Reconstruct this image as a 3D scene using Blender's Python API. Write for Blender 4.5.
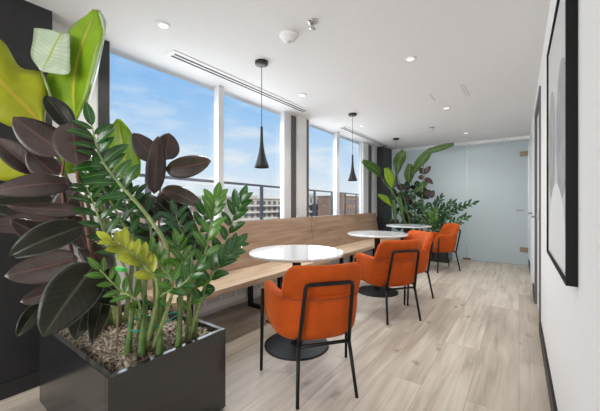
import bpy, math, random
from mathutils import Vector, Matrix, noise
random.seed(7)
for o in list(bpy.data.objects): bpy.data.objects.remove(o, do_unlink=True)
S = bpy.context.scene
COL = S.collection
PI = math.pi

# ------------------------------------------------------------------ camera
CAM = Vector((0, 0, 1.15)); YAW = math.radians(35.95)
FW = Vector((-math.sin(YAW), math.cos(YAW), 0)); RT = Vector((math.cos(YAW), math.sin(YAW), 0))
F = 302.0
cd = bpy.data.cameras.new('camera'); cam = bpy.data.objects.new('camera', cd); COL.objects.link(cam)
cam.location = CAM; cam.rotation_euler = (PI/2, 0, YAW)
cd.sensor_width = 36; cd.lens = 36*F/600; cd.shift_y = -2/600; cd.clip_start = .02; cd.clip_end = 500
S.camera = cam
def at(u, v, d):
    "a place d metres ahead of the viewpoint"
    return CAM + FW*d + RT*((u-300)/F*d) + Vector((0, 0, (203.5-v)/F*d))

# ------------------------------------------------------------------ world, lights, exposure
S.view_settings.view_transform = 'Standard'; S.view_settings.look = 'None'
S.view_settings.exposure = 0.10; S.view_settings.gamma = 1; S.view_settings.use_curve_mapping = False
W = bpy.data.worlds.new('sky'); S.world = W; W.use_nodes = True
nt = W.node_tree; nt.nodes.clear()
def N(t, k, **kw):
    n = t.nodes.new(k)
    for a, b in kw.items(): setattr(n, a, b)
    return n
def ramp(t, stops):
    r = N(t, 'ShaderNodeValToRGB'); e = r.color_ramp.elements
    while len(e) < len(stops): e.new(.5)
    for i, (p, c) in enumerate(stops): e[i].position = p; e[i].color = (*c, 1) if len(c) == 3 else c
    return r
tc = N(nt, 'ShaderNodeTexCoord'); sx = N(nt, 'ShaderNodeSeparateXYZ'); nt.links.new(tc.outputs['Generated'], sx.inputs[0])
sky = ramp(nt, [(0, (.40, .42, .45)), (.02, (.86, .91, .97)), (.12, (.62, .79, .97)), (.30, (.31, .58, .93)), (.5, (.20, .45, .88)), (1, (.16, .36, .75))])
nt.links.new(sx.outputs['Z'], sky.inputs[0])
mp = N(nt, 'ShaderNodeMapping'); mp.inputs['Scale'].default_value = (2.2, 2.2, 7.5); mp.inputs['Location'].default_value = (.35, .2, .1)
nt.links.new(tc.outputs['Generated'], mp.inputs[0])
cn = N(nt, 'ShaderNodeTexNoise'); cn.inputs['Scale'].default_value = 1.9; cn.inputs['Detail'].default_value = 8; cn.inputs['Roughness'].default_value = .55
nt.links.new(mp.outputs[0], cn.inputs['Vector'])
cr = ramp(nt, [(.46, (0, 0, 0)), (.66, (1, 1, 1))]); nt.links.new(cn.outputs['Fac'], cr.inputs[0])
lowc = ramp(nt, [(0, (1, 1, 1)), (.14, (1, 1, 1)), (.30, (.5, .5, .5)), (.6, (.15, .15, .15))]); nt.links.new(sx.outputs['Z'], lowc.inputs[0])
cm = N(nt, 'ShaderNodeMath', operation='MULTIPLY'); nt.links.new(cr.outputs[0], cm.inputs[0]); nt.links.new(lowc.outputs[0], cm.inputs[1])
mx = N(nt, 'ShaderNodeMix', data_type='RGBA'); nt.links.new(cm.outputs[0], mx.inputs[0]); nt.links.new(sky.outputs[0], mx.inputs[6]); mx.inputs[7].default_value = (.92, .94, .97, 1)
bg = N(nt, 'ShaderNodeBackground'); bg.inputs[1].default_value = 0.92; nt.links.new(mx.outputs[2], bg.inputs[0])
wo = N(nt, 'ShaderNodeOutputWorld'); nt.links.new(bg.outputs[0], wo.inputs[0])

def light(name, kind, loc, energy, target=None, color=(1, 1, 1), size=1, size_y=None, **kw):
    l = bpy.data.lights.new(name, kind); l.energy = energy; l.color = color
    if kind == 'AREA':
        l.size = size
        if size_y: l.shape = 'RECTANGLE'; l.size_y = size_y
    for a, b in kw.items(): setattr(l, a, b)
    o = bpy.data.objects.new(name, l); COL.objects.link(o); o.location = loc
    if target: o.rotation_euler = (Vector(target)-Vector(loc)).to_track_quat('-Z', 'Y').to_euler()
    return o
light('sun', 'SUN', (14, 2, 13), 3.8, (-2, 9, 0), (1, .95, .88), angle=.01)
# the office goes on behind the viewpoint; fill lamp added there for brightness
light('office_fill', 'AREA', (-1.2, -3.6, 1.45), 118, (-1.2, 3, 1.3), (1, .98, .96), size=2.6, size_y=1.9)
light('window_daylight', 'AREA', (-2.85, 3.3, 1.65), 58, (0, 3.3, 1.0), (.95, .98, 1), size=4.4, size_y=1.2)

# ------------------------------------------------------------------ materials
def mat(name, base=(.8, .8, .8), rough=.5, metal=0, coat=0, spec=.5, sheen=0, emit=None, noise_amt=0, noise_scale=20, bump=0, bump_scale=60):
    m = bpy.data.materials.new(name); m.use_nodes = True; t = m.node_tree; p = t.nodes['Principled BSDF']
    p.inputs['Base Color'].default_value = (*base, 1); p.inputs['Roughness'].default_value = rough; p.inputs['Metallic'].default_value = metal
    p.inputs['Coat Weight'].default_value = coat; p.inputs['Specular IOR Level'].default_value = spec; p.inputs['Sheen Weight'].default_value = sheen; p.inputs['Sheen Tint'].default_value = (1, .36, .12, 1); p.inputs['Sheen Roughness'].default_value = .35
    if emit: p.inputs['Emission Color'].default_value = (*emit[0], 1); p.inputs['Emission Strength'].default_value = emit[1]
    if noise_amt or bump:
        c = N(t, 'ShaderNodeTexCoord')
        n = N(t, 'ShaderNodeTexNoise'); n.inputs['Scale'].default_value = noise_scale; n.inputs['Detail'].default_value = 4
        t.links.new(c.outputs['Object'], n.inputs['Vector'])
        if noise_amt:
            lo = tuple(x*(1-noise_amt) for x in base); hi = tuple(min(1, x*(1+noise_amt)) for x in base)
            r = ramp(t, [(.3, lo), (.7, hi)]); t.links.new(n.outputs['Fac'], r.inputs[0]); t.links.new(r.outputs[0], p.inputs['Base Color'])
        if bump:
            n2 = N(t, 'ShaderNodeTexNoise'); n2.inputs['Scale'].default_value = bump_scale; t.links.new(c.outputs['Object'], n2.inputs['Vector'])
            b = N(t, 'ShaderNodeBump'); b.inputs['Strength'].default_value = bump; b.inputs['Distance'].default_value = .01
            t.links.new(n2.outputs['Fac'], b.inputs['Height']); t.links.new(b.outputs[0], p.inputs['Normal'])
    return m
def wood_mat(name, cols, axis, scale=1.0, rough=.45, planks=None):
    m = bpy.data.materials.new(name); m.use_nodes = True; t = m.node_tree; p = t.nodes['Principled BSDF']; p.inputs['Roughness'].default_value = rough
    c = N(t, 'ShaderNodeTexCoord'); vec = c.outputs['Object']; fac_b = None
    if planks:
        mpp = N(t, 'ShaderNodeMapping'); mpp.inputs['Rotation'].default_value = (0, 0, PI/2 if axis == 1 else 0); t.links.new(vec, mpp.inputs[0])
        br = N(t, 'ShaderNodeTexBrick'); br.offset = .37; br.inputs['Scale'].default_value = 1
        br.inputs['Brick Width'].default_value = planks[0]; br.inputs['Row Height'].default_value = planks[1]
        br.inputs['Mortar Size'].default_value = .0012; br.inputs['Mortar Smooth'].default_value = 0; br.inputs['Bias'].default_value = 0
        br.inputs['Color1'].default_value = (0, 0, 0, 1); br.inputs['Color2'].default_value = (1, 1, 1, 1); br.inputs['Mortar'].default_value = (.5, .5, .5, 1)
        t.links.new(mpp.outputs[0], br.inputs['Vector'])
        # shift the grain from plank to plank
        cmb = N(t, 'ShaderNodeCombineXYZ'); ml = N(t, 'ShaderNodeMath', operation='MULTIPLY'); ml.inputs[1].default_value = 13.7
        t.links.new(br.outputs['Color'], ml.inputs[0])
        for k in range(3): t.links.new(ml.outputs[0], cmb.inputs[k])
        va = N(t, 'ShaderNodeVectorMath', operation='ADD'); t.links.new(vec, va.inputs[0]); t.links.new(cmb.outputs[0], va.inputs[1]); vec = va.outputs[0]
    sc = [26*scale]*3; sc[axis] = 1.6*scale
    m1 = N(t, 'ShaderNodeMapping'); m1.inputs['Scale'].default_value = sc; t.links.new(vec, m1.inputs[0])
    n1 = N(t, 'ShaderNodeTexNoise'); n1.inputs['Scale'].default_value = 1; n1.inputs['Detail'].default_value = 6; n1.inputs['Distortion'].default_value = .6
    t.links.new(m1.outputs[0], n1.inputs['Vector'])
    sc2 = [5*scale]*3; sc2[axis] = .9*scale
    m2 = N(t, 'ShaderNodeMapping'); m2.inputs['Scale'].default_value = sc2; t.links.new(vec, m2.inputs[0])
    n2 = N(t, 'ShaderNodeTexNoise'); n2.inputs['Scale'].default_value = 1; n2.inputs['Detail'].default_value = 3; n2.inputs['Distortion'].default_value = 1.2
    t.links.new(m2.outputs[0], n2.inputs['Vector'])
    mi = N(t, 'ShaderNodeMath', operation='MULTIPLY_ADD'); mi.inputs[1].default_value = .55; t.links.new(n1.outputs['Fac'], mi.inputs[0])
    mh = N(t, 'ShaderNodeMath', operation='MULTIPLY'); mh.inputs[1].default_value = .45; t.links.new(n2.outputs['Fac'], mh.inputs[0]); t.links.new(mh.outputs[0], mi.inputs[2])
    r = ramp(t, [(.36, cols[0]), (.5, cols[1]), (.64, cols[2])]); t.links.new(mi.outputs[0], r.inputs[0]); out = r.outputs[0]
    if planks:
        tone = ramp(t, [(0, (.80, .785, .77)), (1, (1.0, 1.0, 1.0))]); t.links.new(br.outputs['Color'], tone.inputs[0])
        mm = N(t, 'ShaderNodeMix', data_type='RGBA', blend_type='MULTIPLY'); mm.inputs[0].default_value = 1; t.links.new(out, mm.inputs[6]); t.links.new(tone.outputs[0], mm.inputs[7])
        # knots
        sck = [4.4]*3; sck[axis] = 2.4
        mk = N(t, 'ShaderNodeMapping'); mk.inputs['Scale'].default_value = sck; t.links.new(vec, mk.inputs[0])
        nk = N(t, 'ShaderNodeTexNoise'); nk.inputs['Scale'].default_value = 7; nk.inputs['Detail'].default_value = 4; t.links.new(mk.outputs[0], nk.inputs['Vector'])
        vk = N(t, 'ShaderNodeTexVoronoi'); vk.inputs['Scale'].default_value = 1.1; t.links.new(mk.outputs[0], vk.inputs['Vector'])
        ad = N(t, 'ShaderNodeMath', operation='MULTIPLY_ADD'); ad.inputs[1].default_value = .34; t.links.new(nk.outputs['Fac'], ad.inputs[0]); t.links.new(vk.outputs['Distance'], ad.inputs[2])
        rk = ramp(t, [(.17, (.26, .20, .15)), (.23, (.58, .52, .46)), (.32, (1, 1, 1))]); t.links.new(ad.outputs[0], rk.inputs[0])
        m3 = N(t, 'ShaderNodeMix', data_type='RGBA', blend_type='MULTIPLY'); m3.inputs[0].default_value = .6; t.links.new(mm.outputs[2], m3.inputs[6]); t.links.new(rk.outputs[0], m3.inputs[7])
        m4 = N(t, 'ShaderNodeMix', data_type='RGBA'); t.links.new(br.outputs['Fac'], m4.inputs[0]); t.links.new(m3.outputs[2], m4.inputs[6]); m4.inputs[7].default_value = (.30, .25, .20, 1)
        out = m4.outputs[2]
    t.links.new(out, p.inputs['Base Color'])
    return m
def leaf_mat(name, top, under, rib, rough=.35, veins=.25, vein_n=14, trans=.15, spec=.5, mottle=.2, edge=None):
    m = bpy.data.materials.new(name); m.use_nodes = True; t = m.node_tree; p = t.nodes['Principled BSDF']
    uv = N(t, 'ShaderNodeUVMap'); sp = N(t, 'ShaderNodeSeparateXYZ'); t.links.new(uv.outputs[0], sp.inputs[0])
    a = N(t, 'ShaderNodeMath', operation='SUBTRACT'); a.inputs[1].default_value = .5; t.links.new(sp.outputs['X'], a.inputs[0])
    ab = N(t, 'ShaderNodeMath', operation='ABSOLUTE'); t.links.new(a.outputs[0], ab.inputs[0])
    # side veins: stripes slanting from the midrib
    q = N(t, 'ShaderNodeMath', operation='MULTIPLY_ADD'); q.inputs[1].default_value = -.45; t.links.new(ab.outputs[0], q.inputs[0]); t.links.new(sp.outputs['Y'], q.inputs[2])
    k = N(t, 'ShaderNodeMath', operation='MULTIPLY'); k.inputs[1].default_value = vein_n*2*PI; t.links.new(q.outputs[0], k.inputs[0])
    si = N(t, 'ShaderNodeMath', operation='SINE'); t.links.new(k.outputs[0], si.inputs[0])
    vr = ramp(t, [(.75, (0, 0, 0)), (1, (veins,)*3)]); 
    h = N(t, 'ShaderNodeMath', operation='MULTIPLY_ADD'); h.inputs[1].default_value = .5; h.inputs[2].default_value = .5; t.links.new(si.outputs[0], h.inputs[0]); t.links.new(h.outputs[0], vr.inputs[0])
    tcn = N(t, 'ShaderNodeTexCoord'); n = N(t, 'ShaderNodeTexNoise'); n.inputs['Scale'].default_value = 14; n.inputs['Detail'].default_value = 3; t.links.new(tcn.outputs['Object'], n.inputs['Vector'])
    lo = tuple(x*(1-mottle) for x in top); hi = tuple(min(1, x*(1+mottle)) for x in top)
    rt = ramp(t, [(.3, lo), (.7, hi)]); t.links.new(n.outputs['Fac'], rt.inputs[0])
    g = N(t, 'ShaderNodeNewGeometry'); mb = N(t, 'ShaderNodeMix', data_type='RGBA'); t.links.new(g.outputs['Backfacing'], mb.inputs[0]); t.links.new(rt.outputs[0], mb.inputs[6]); mb.inputs[7].default_value = (*under, 1)
    mv = N(t, 'ShaderNodeMix', data_type='RGBA'); t.links.new(vr.outputs[0], mv.inputs[0]); t.links.new(mb.outputs[2], mv.inputs[6]); mv.inputs[7].default_value = (*rib, 1)
    rr = ramp(t, [(.018, (1, 1, 1)), (.04, (0, 0, 0))]); t.links.new(ab.outputs[0], rr.inputs[0])
    mr = N(t, 'ShaderNodeMix', data_type='RGBA'); t.links.new(rr.outputs[0], mr.inputs[0]); t.links.new(mv.outputs[2], mr.inputs[6]); mr.inputs[7].default_value = (*rib, 1)
    out = mr.outputs[2]
    if edge:
        re = ramp(t, [(.46, (0, 0, 0)), (.49, (1, 1, 1))]); t.links.new(ab.outputs[0], re.inputs[0])
        me = N(t, 'ShaderNodeMix', data_type='RGBA'); t.links.new(re.outputs[0], me.inputs[0]); t.links.new(out, me.inputs[6]); me.inputs[7].default_value = (*edge, 1); out = me.outputs[2]
    t.links.new(out, p.inputs['Base Color']); p.inputs['Roughness'].default_value = rough; p.inputs['Specular IOR Level'].default_value = spec
    bp = N(t, 'ShaderNodeBump'); bp.inputs['Strength'].default_value = .08; bp.inputs['Distance'].default_value = .003; t.links.new(h.outputs[0], bp.inputs['Height']); t.links.new(bp.outputs[0], p.inputs['Normal'])
    tr = N(t, 'ShaderNodeBsdfTranslucent'); t.links.new(out, tr.inputs[0])
    ms = N(t, 'ShaderNodeMixShader'); ms.inputs[0].default_value = trans
    t.links.new(p.outputs[0], ms.inputs[1]); t.links.new(tr.outputs[0], ms.inputs[2]); t.links.new(ms.outputs[0], t.nodes['Material Output'].inputs[0])
    return m
M = dict(
    white=mat('white_paint', (.80, .80, .80), .6, noise_amt=.01), ceiling=mat('ceiling_paint', (.80, .80, .80), .8, noise_amt=.01),
    wallpaper=mat('wall_paint', (.84, .84, .84), .7, noise_amt=.015, noise_scale=90, bump=.05, bump_scale=200),
    whiteframe=mat('white_aluminium', (.70, .71, .72), .45), black=mat('black_panel', (.018, .018, .020), .45, noise_amt=.1),
    blackmetal=mat('black_powder_coat', (.007, .007, .007), .45, spec=.3), planter=mat('planter_metal', (.017, .017, .018), .18, 0, spec=.9, noise_amt=.12, noise_scale=5),
    velvet=mat('rust_velvet', (.47, .074, .007), .75, spec=.2, sheen=.45, noise_amt=.14, noise_scale=9, bump=.08, bump_scale=300), seam=mat('velvet_seam', (.30, .055, .012), .8),
    tabletop=mat('white_laminate', (.72, .73, .74), .08, spec=.7), pendant=mat('graphite_shade', (.028, .029, .032), .4, .3), pendin=mat('shade_inside', (.5, .5, .5), .5),
    chrome=mat('satin_chrome', (.55, .55, .56), .25, 1), bronze=mat('bronze_fitting', (.22, .16, .10), .35, .8), grey=mat('grey_plastic', (.55, .55, .55), .5),
    darkgrey=mat('dark_grey_paint', (.10, .10, .105), .5), slot=mat('vent_slot', (.03, .03, .03), .7), lamp=mat('lamp_lens', (.9, .9, .9), .4, emit=((1, .97, .92), 1.6)),
    artpaper=mat('art_paper', (.62, .62, .62), .5, noise_amt=.03), artgrey=mat('art_grey', (.36, .36, .37), .5, noise_amt=.22, noise_scale=12), artwhite=mat('art_white', (.80, .80, .80), .5),
    framewood=mat('black_frame', (.004, .004, .004), .6, spec=.2), soil=None, stem_brown=mat('woody_stem', (.19, .085, .05), .6, noise_amt=.3), stem_green=mat('green_stalk', (.22, .29, .10), .45, noise_amt=.3, noise_scale=30), stalk_dark=mat('dark_stalk', (.13, .22, .07), .45, noise_amt=.3),
    tie=mat('teal_tie', (.01, .30, .24), .5), tag=mat('green_tag', (.10, .62, .12), .4), stick=mat('cane', (.33, .24, .14), .6),
    terrace=mat('terrace_paving', (.45, .44, .42), .8, noise_amt=.1), rail=mat('rail_metal', (.16, .16, .17), .4, .5), carpet=mat('teal_carpet', (.10, .24, .29), .9, noise_amt=.1),
    beige=mat('beige_render', (.46, .39, .30), .9, noise_amt=.08), brick=mat('brown_brick', (.30, .17, .11), .9, noise_amt=.2, noise_scale=3), greyblock=mat('grey_render', (.44, .42, .39), .9, noise_amt=.08),
    pale=mat('pale_render', (.52, .50, .47), .9), terracotta=mat('terracotta_block', (.40, .22, .12), .9, noise_amt=.15), winglass=mat('building_glass', (.10, .10, .11), .3), balcony=mat('balcony_white', (.62, .60, .56), .7),
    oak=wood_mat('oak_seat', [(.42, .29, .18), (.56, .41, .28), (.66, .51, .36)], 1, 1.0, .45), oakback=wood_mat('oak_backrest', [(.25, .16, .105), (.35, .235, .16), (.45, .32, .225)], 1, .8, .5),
    floor=wood_mat('oak_planks', [(.43, .365, .295), (.585, .515, .435), (.69, .625, .54)], 1, .8, .42, planks=(2.0, .25)),
    rubber=leaf_mat('rubber_leaf', (.062, .043, .039), (.108, .080, .072), (.14, .072, .06), .22, .05, 11, .06, .55, .25),
    rubberdark=leaf_mat('rubber_leaf_dark', (.016, .016, .010), (.10, .08, .07), (.06, .065, .045), .15, .12, 11, .04, .22, .25, edge=(.10, .12, .10)),
    bop=leaf_mat('strelitzia_leaf', (.26, .44, .015), (.32, .47, .03), (.58, .55, .10), .32, .12, 22, .35, .5, .14),
    bopsilver=leaf_mat('strelitzia_pale_leaf', (.52, .63, .50), (.36, .48, .06), (.42, .50, .12), .22, .55, 12, .2, .7, .12),
    bopyellow=leaf_mat('strelitzia_yellow_leaf', (.50, .54, .03), (.52, .56, .05), (.72, .58, .08), .32, .10, 22, .5, .4, .12),  # yellow-green colour of the leaves at the left edge
    bopdark=leaf_mat('strelitzia_green_leaf', (.085, .18, .035), (.18, .29, .08), (.32, .42, .16), .3, .15, 20, .2, .5, .2),
    zz=leaf_mat('zz_leaf', (.022, .090, .016), (.09, .19, .06), (.14, .28, .08), .18, .03, 6, .12, .6, .35),
    zzlight=leaf_mat('zz_fresh_leaf', (.072, .185, .020), (.16, .29, .06), (.22, .38, .12), .2, .03, 6, .15, .6, .3),
    zzdark=leaf_mat('zz_deep_leaf', (.016, .065, .02), (.07, .15, .06), (.08, .18, .06), .18, .03, 6, .08, .6, .3),
    zzyellow=leaf_mat('zz_yellowing_leaf', (.36, .39, .03), (.33, .38, .05), (.25, .38, .06), .3, .1, 6, .2, .4, .6),
)
def moss_mat():
    m = bpy.data.materials.new('dry_moss'); m.use_nodes = True; t = m.node_tree; p = t.nodes['Principled BSDF']; p.inputs['Roughness'].default_value = .95
    c = N(t, 'ShaderNodeTexCoord'); n = N(t, 'ShaderNodeTexNoise'); n.inputs['Scale'].default_value = 30; n.inputs['Detail'].default_value = 6; n.inputs['Distortion'].default_value = 2.0; t.links.new(c.outputs['Object'], n.inputs['Vector'])
    r = ramp(t, [(.38, (.045, .03, .02)), (.49, (.28, .215, .15)), (.62, (.62, .54, .44))]); t.links.new(n.outputs['Fac'], r.inputs[0]); t.links.new(r.outputs[0], p.inputs['Base Color'])
    b = N(t, 'ShaderNodeBump'); b.inputs['Strength'].default_value = 1; b.inputs['Distance'].default_value = .02; t.links.new(n.outputs['Fac'], b.inputs['Height']); t.links.new(b.outputs[0], p.inputs['Normal'])
    return m
M['soil'] = moss_mat()
def pane_mat(name, tint, refl):
    m = bpy.data.materials.new(name); m.use_nodes = True; t = m.node_tree; t.nodes.remove(t.nodes['Principled BSDF'])
    a = N(t, 'ShaderNodeBsdfTransparent'); a.inputs[0].default_value = (*tint, 1); g = N(t, 'ShaderNodeBsdfGlossy'); g.inputs['Roughness'].default_value = .02
    x = N(t, 'ShaderNodeMixShader'); x.inputs[0].default_value = refl; t.links.new(a.outputs[0], x.inputs[1]); t.links.new(g.outputs[0], x.inputs[2]); t.links.new(x.outputs[0], t.nodes['Material Output'].inputs[0])
    return m
M['pane'] = pane_mat('window_glass', (.98, .99, .99), .03); M['railglass'] = pane_mat('rail_glass', (.96, .97, .97), .03)
def frost_mat():
    m = bpy.data.materials.new('frosted_glass'); m.use_nodes = True; t = m.node_tree; p = t.nodes['Principled BSDF']
    p.inputs['Base Color'].default_value = (.64, .685, .695, 1); p.inputs['Roughness'].default_value = .55; p.inputs['Specular IOR Level'].default_value = .4
    tr = N(t, 'ShaderNodeBsdfTranslucent'); tr.inputs[0].default_value = (.76, .80, .81, 1)
    tp = N(t, 'ShaderNodeBsdfRefraction'); tp.inputs['Roughness'].default_value = .55; tp.inputs['IOR'].default_value = 1.02; tp.inputs[0].default_value = (.80, .86, .88, 1)
    x1 = N(t, 'ShaderNodeMixShader'); x1.inputs[0].default_value = .2; t.links.new(tr.outputs[0], x1.inputs[1]); t.links.new(tp.outputs[0], x1.inputs[2])
    x2 = N(t, 'ShaderNodeMixShader'); x2.inputs[0].default_value = .55; t.links.new(p.outputs[0], x2.inputs[1]); t.links.new(x1.outputs[0], x2.inputs[2]); t.links.new(x2.outputs[0], t.nodes['Material Output'].inputs[0])
    return m
M['frost'] = frost_mat()

# ------------------------------------------------------------------ mesh builder
class MB:
    def __init__(s): s.v = []; s.f = []; s.uv = {}
    def add(s, vs, fs, uvs=None):
        b = len(s.v); s.v += [Vector(q) for q in vs]; s.f += [tuple(i+b for i in f) for f in fs]
        if uvs:
            for i, q in enumerate(uvs): s.uv[b+i] = q
        return s
    def box(s, a, b):
        (x0, y0, z0), (x1, y1, z1) = [min(p, q) for p, q in zip(a, b)], [max(p, q) for p, q in zip(a, b)]
        return s.add([(x0, y0, z0), (x1, y0, z0), (x1, y1, z0), (x0, y1, z0), (x0, y0, z1), (x1, y0, z1), (x1, y1, z1), (x0, y1, z1)],
                     [(3, 2, 1, 0), (4, 5, 6, 7), (0, 1, 5, 4), (1, 2, 6, 5), (2, 3, 7, 6), (3, 0, 4, 7)])
    def rings(s, rings, cap=True):
        n = len(rings[0]); vs = [p for r in rings for p in r]; fs = []
        for i in range(len(rings)-1):
            for j in range(n): fs.append((i*n+j, i*n+(j+1) % n, (i+1)*n+(j+1) % n, (i+1)*n+j))
        if cap: fs.append(tuple(range(n-1, -1, -1))); k = (len(rings)-1)*n; fs.append(tuple(range(k, k+n)))
        return s.add(vs, fs)
    def tube(s, pts, r, n=8, cap=True):
        pts = [Vector(p) for p in pts]; k = len(pts); rs = r if isinstance(r, (list, tuple)) else [r]*k
        ref = None; rings = []
        for i, p in enumerate(pts):
            t = (pts[min(i+1, k-1)]-pts[max(i-1, 0)]).normalized()
            if ref is None: ref = Vector((0, 0, 1)) if abs(t.z) < .9 else Vector((1, 0, 0))
            a = (ref-t*ref.dot(t)).normalized(); ref = a; b = t.cross(a)
            rings.append([p+(a*math.cos(2*PI*j/n)+b*math.sin(2*PI*j/n))*rs[i] for j in range(n)])
        return s.rings(rings, cap)
    def lathe(s, prof, c=(0, 0, 0), n=32, cap=True):
        c = Vector(c)
        return s.rings([[c+Vector((r*math.cos(2*PI*j/n), r*math.sin(2*PI*j/n), z)) for j in range(n)] for r, z in prof], cap)
    def leaf(s, base, tip, width, nrm=None, droop=.06, fold=.18, curl=0, n=10, m=3, prof=(.85, .75), twist=0):
        base = Vector(base); tip = Vector(tip); t = tip-base; L = t.length; t = t/L
        if nrm is None: nrm = CAM-(base+tip)/2
        nrm = Vector(nrm).normalized()
        side = t.cross(nrm).normalized(); up = side.cross(t).normalized()
        vs = []; uvs = []; fs = []
        for i in range(n+1):
            v = i/n; w = width/2*max(.02, math.sin(PI*min(.999, max(.0, v))**prof[0])**prof[1])
            c = base+t*L*v+up*droop*L*4*v*(1-v)
            tw = twist*(v-.5); sd = side*math.cos(tw)+up*math.sin(tw); u2 = up*math.cos(tw)-side*math.sin(tw)
            for j in range(-m, m+1):
                x = j/m
                vs.append(c+sd*w*x+u2*(fold*w*abs(x)-curl*w*x*x)); uvs.append((x*.5+.5, v))
        q = 2*m+1
        for i in range(n):
            for j in range(q-1): fs.append((i*q+j, (i*q+j+1), (i+1)*q+j+1, (i+1)*q+j))
        return s.add(vs, fs, uvs)
    def poly_leaf(s, mid, left, right, lift=.0, m=4):
        "a broad leaf between two margins and a midrib, all given as lists of points from base to tip"
        vs = []; uvs = []; fs = []; n = len(mid); q = 2*m+1
        for i in range(n):
            nv = ((Vector(right[i])-Vector(left[i])).cross(Vector(mid[min(i+1, n-1)])-Vector(mid[max(0, i-1)]))); nv = nv.normalized() if nv.length > 0 else Vector((0, 0, 1))
            for j in range(-m, m+1):
                x = j/m; e = right[i] if x > 0 else left[i]
                vs.append(Vector(mid[i]).lerp(Vector(e), abs(x))+nv*lift*math.sin(PI*abs(x))); uvs.append((x*.5+.5, i/(n-1)))
        for i in range(n-1):
            for j in range(q-1): fs.append((i*q+j, i*q+j+1, (i+1)*q+j+1, (i+1)*q+j))
        return s.add(vs, fs, uvs)
    def build(s, name, m, parent=None, smooth=False, bevel=0, subsurf=0, solid=0, local=False):
        off = Vector((0, 0, 0))
        if parent is not None and not local:
            p = parent
            while p is not None: off += p.location; p = p.parent
        me = bpy.data.meshes.new(name); me.from_pydata([v-off for v in s.v], [], s.f)
        if s.uv:
            l = me.uv_layers.new(name='UVMap')
            for lp in me.loops: l.data[lp.index].uv = s.uv.get(lp.vertex_index, (0, 0))
        me.materials.append(m)
        if smooth: me.polygons.foreach_set('use_smooth', [True]*len(me.polygons))
        me.update()
        o = bpy.data.objects.new(name, me); COL.objects.link(o); o.parent = parent
        if solid: d = o.modifiers.new('thickness', 'SOLIDIFY'); d.thickness = solid; d.offset = 0
        if bevel: d = o.modifiers.new('bevel', 'BEVEL'); d.width = bevel; d.segments = 2; d.limit_method = 'ANGLE'; d.angle_limit = .7
        if subsurf: d = o.modifiers.new('smooth', 'SUBSURF'); d.levels = subsurf; d.render_levels = subsurf
        return o
def tag(o, label=None, cat=None, group=None, kind=None):
    for k, v in (('label', label), ('category', cat), ('group', group), ('kind', kind)):
        if v: o[k] = v
    return o
def thing(name, label, cat, loc=(0, 0, 0), rotz=0, group=None):
    o = bpy.data.objects.new(name, None); COL.objects.link(o); o.location = loc; o.rotation_euler = (0, 0, rotz); o.empty_display_size = .1
    return tag(o, label, cat, group)
def copy_tree(o, parent=None):
    c = o.copy(); COL.objects.link(c); c.parent = parent
    for ch in list(o.children): copy_tree(ch, c)
    return c
def structure(o): o['kind'] = 'structure'; return o
def catmull(P, k=6):
    P = [Vector(p) for p in P]; Q = [P[0]*2-P[1]]+P+[P[-1]*2-P[-2]]; out = []
    for i in range(1, len(Q)-2):
        for j in range(k):
            t = j/k; a, b, c, d = Q[i-1:i+3]
            out.append(.5*((2*b)+(c-a)*t+(2*a-5*b+4*c-d)*t*t+(3*b-a-3*c+d)*t**3))
    out.append(P[-1]); return out

# ------------------------------------------------------------------ room shell
H = 2.40; XW = -2.60; XR = .157; YB = 6.95; Y0 = -3.8
structure(MB().box((-2.75, Y0, -.1), (.32, 9.6, 0)).build('floor', M['floor']))
structure(MB().box((-2.75, Y0, H), (.32, 9.6, H+.15)).build('ceiling', M['ceiling']))
# right-hand wall, with two door openings
wr = MB()
D1 = (3.46, 4.40); D2 = (5.05, 5.95); DH = 2.15
for y0, y1 in ((Y0, D1[0]), (D1[1], D2[0]), (D2[1], 9.6)): wr.box((XR, y0, 0), (XR+.14, y1, H))
for y0, y1 in (D1, D2): wr.box((XR, y0, DH), (XR+.14, y1, H))
structure(wr.build('wall_right', M['wallpaper']))
structure(MB().box((XR-.014, Y0, 0), (XR, D1[0]-.07, .115)).build('baseboard_right', M['blackmetal'], bevel=.003))
structure(MB().box((XR-.014, D1[1]+.07, 0), (XR, D2[0]-.06, .115)).build('baseboard_right', M['blackmetal'], bevel=.003))
structure(MB().box((XR-.014, D2[1]+.06, 0), (XR, YB-.02, .115)).build('baseboard_right', M['blackmetal'], bevel=.003))
for i, (y0, y1) in enumerate((D1, D2)):
    leaf = structure(MB().box((XR+.012, y0+.03, .008), (XR+.055, y1-.03, DH-.03)).build('door_%d' % (i+1), M['white']))
    fr = MB().box((XR-.012, y0-.05, 0), (XR+.09, y0+.025, DH+.04)).box((XR-.012, y1-.025, 0), (XR+.09, y1+.05, DH+.04)).box((XR-.012, y0+.025, DH-.028), (XR+.09, y1-.025, DH+.04))
    fr.build('door_frame', M['darkgrey'] if i == 0 else M['whiteframe'], leaf)
    hb = MB().lathe([(.024, 0), (.024, .01)], (0, 0, 0), 16); hb.v = [Vector((XR+.012-q.z, y1-.12+q.x, 1.0+q.y)) for q in hb.v]; hb.tube([(XR+.006, y1-.12, 1.0), (XR-.04, y1-.12, 1.0), (XR-.044, y1-.15, 1.0), (XR-.044, y1-.25, 1.0)], .009)
    hd = hb.build('door_handle', M['chrome'], leaf, smooth=True)
    for z in (.3, 1.05, 1.88): MB().tube([(XR-.004, y0+.03, z-.05), (XR-.004, y0+.03, z+.05)], .009).build('hinge', M['chrome'], leaf, smooth=True)
# black panelled wall on the left and the black column at the far end of the windows
structure(MB().box((-2.75, Y0, 0), (-2.46, .645, H)).build('wall_left', M['black']))
structure(MB().box((-2.46, Y0, 0), (-2.446, .645, .09)).build('baseboard_left', M['black'], bevel=.003))
structure(MB().box((-2.75, 6.42, 0), (-2.40, YB, H)).build('trim_1', M['black']))
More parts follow.
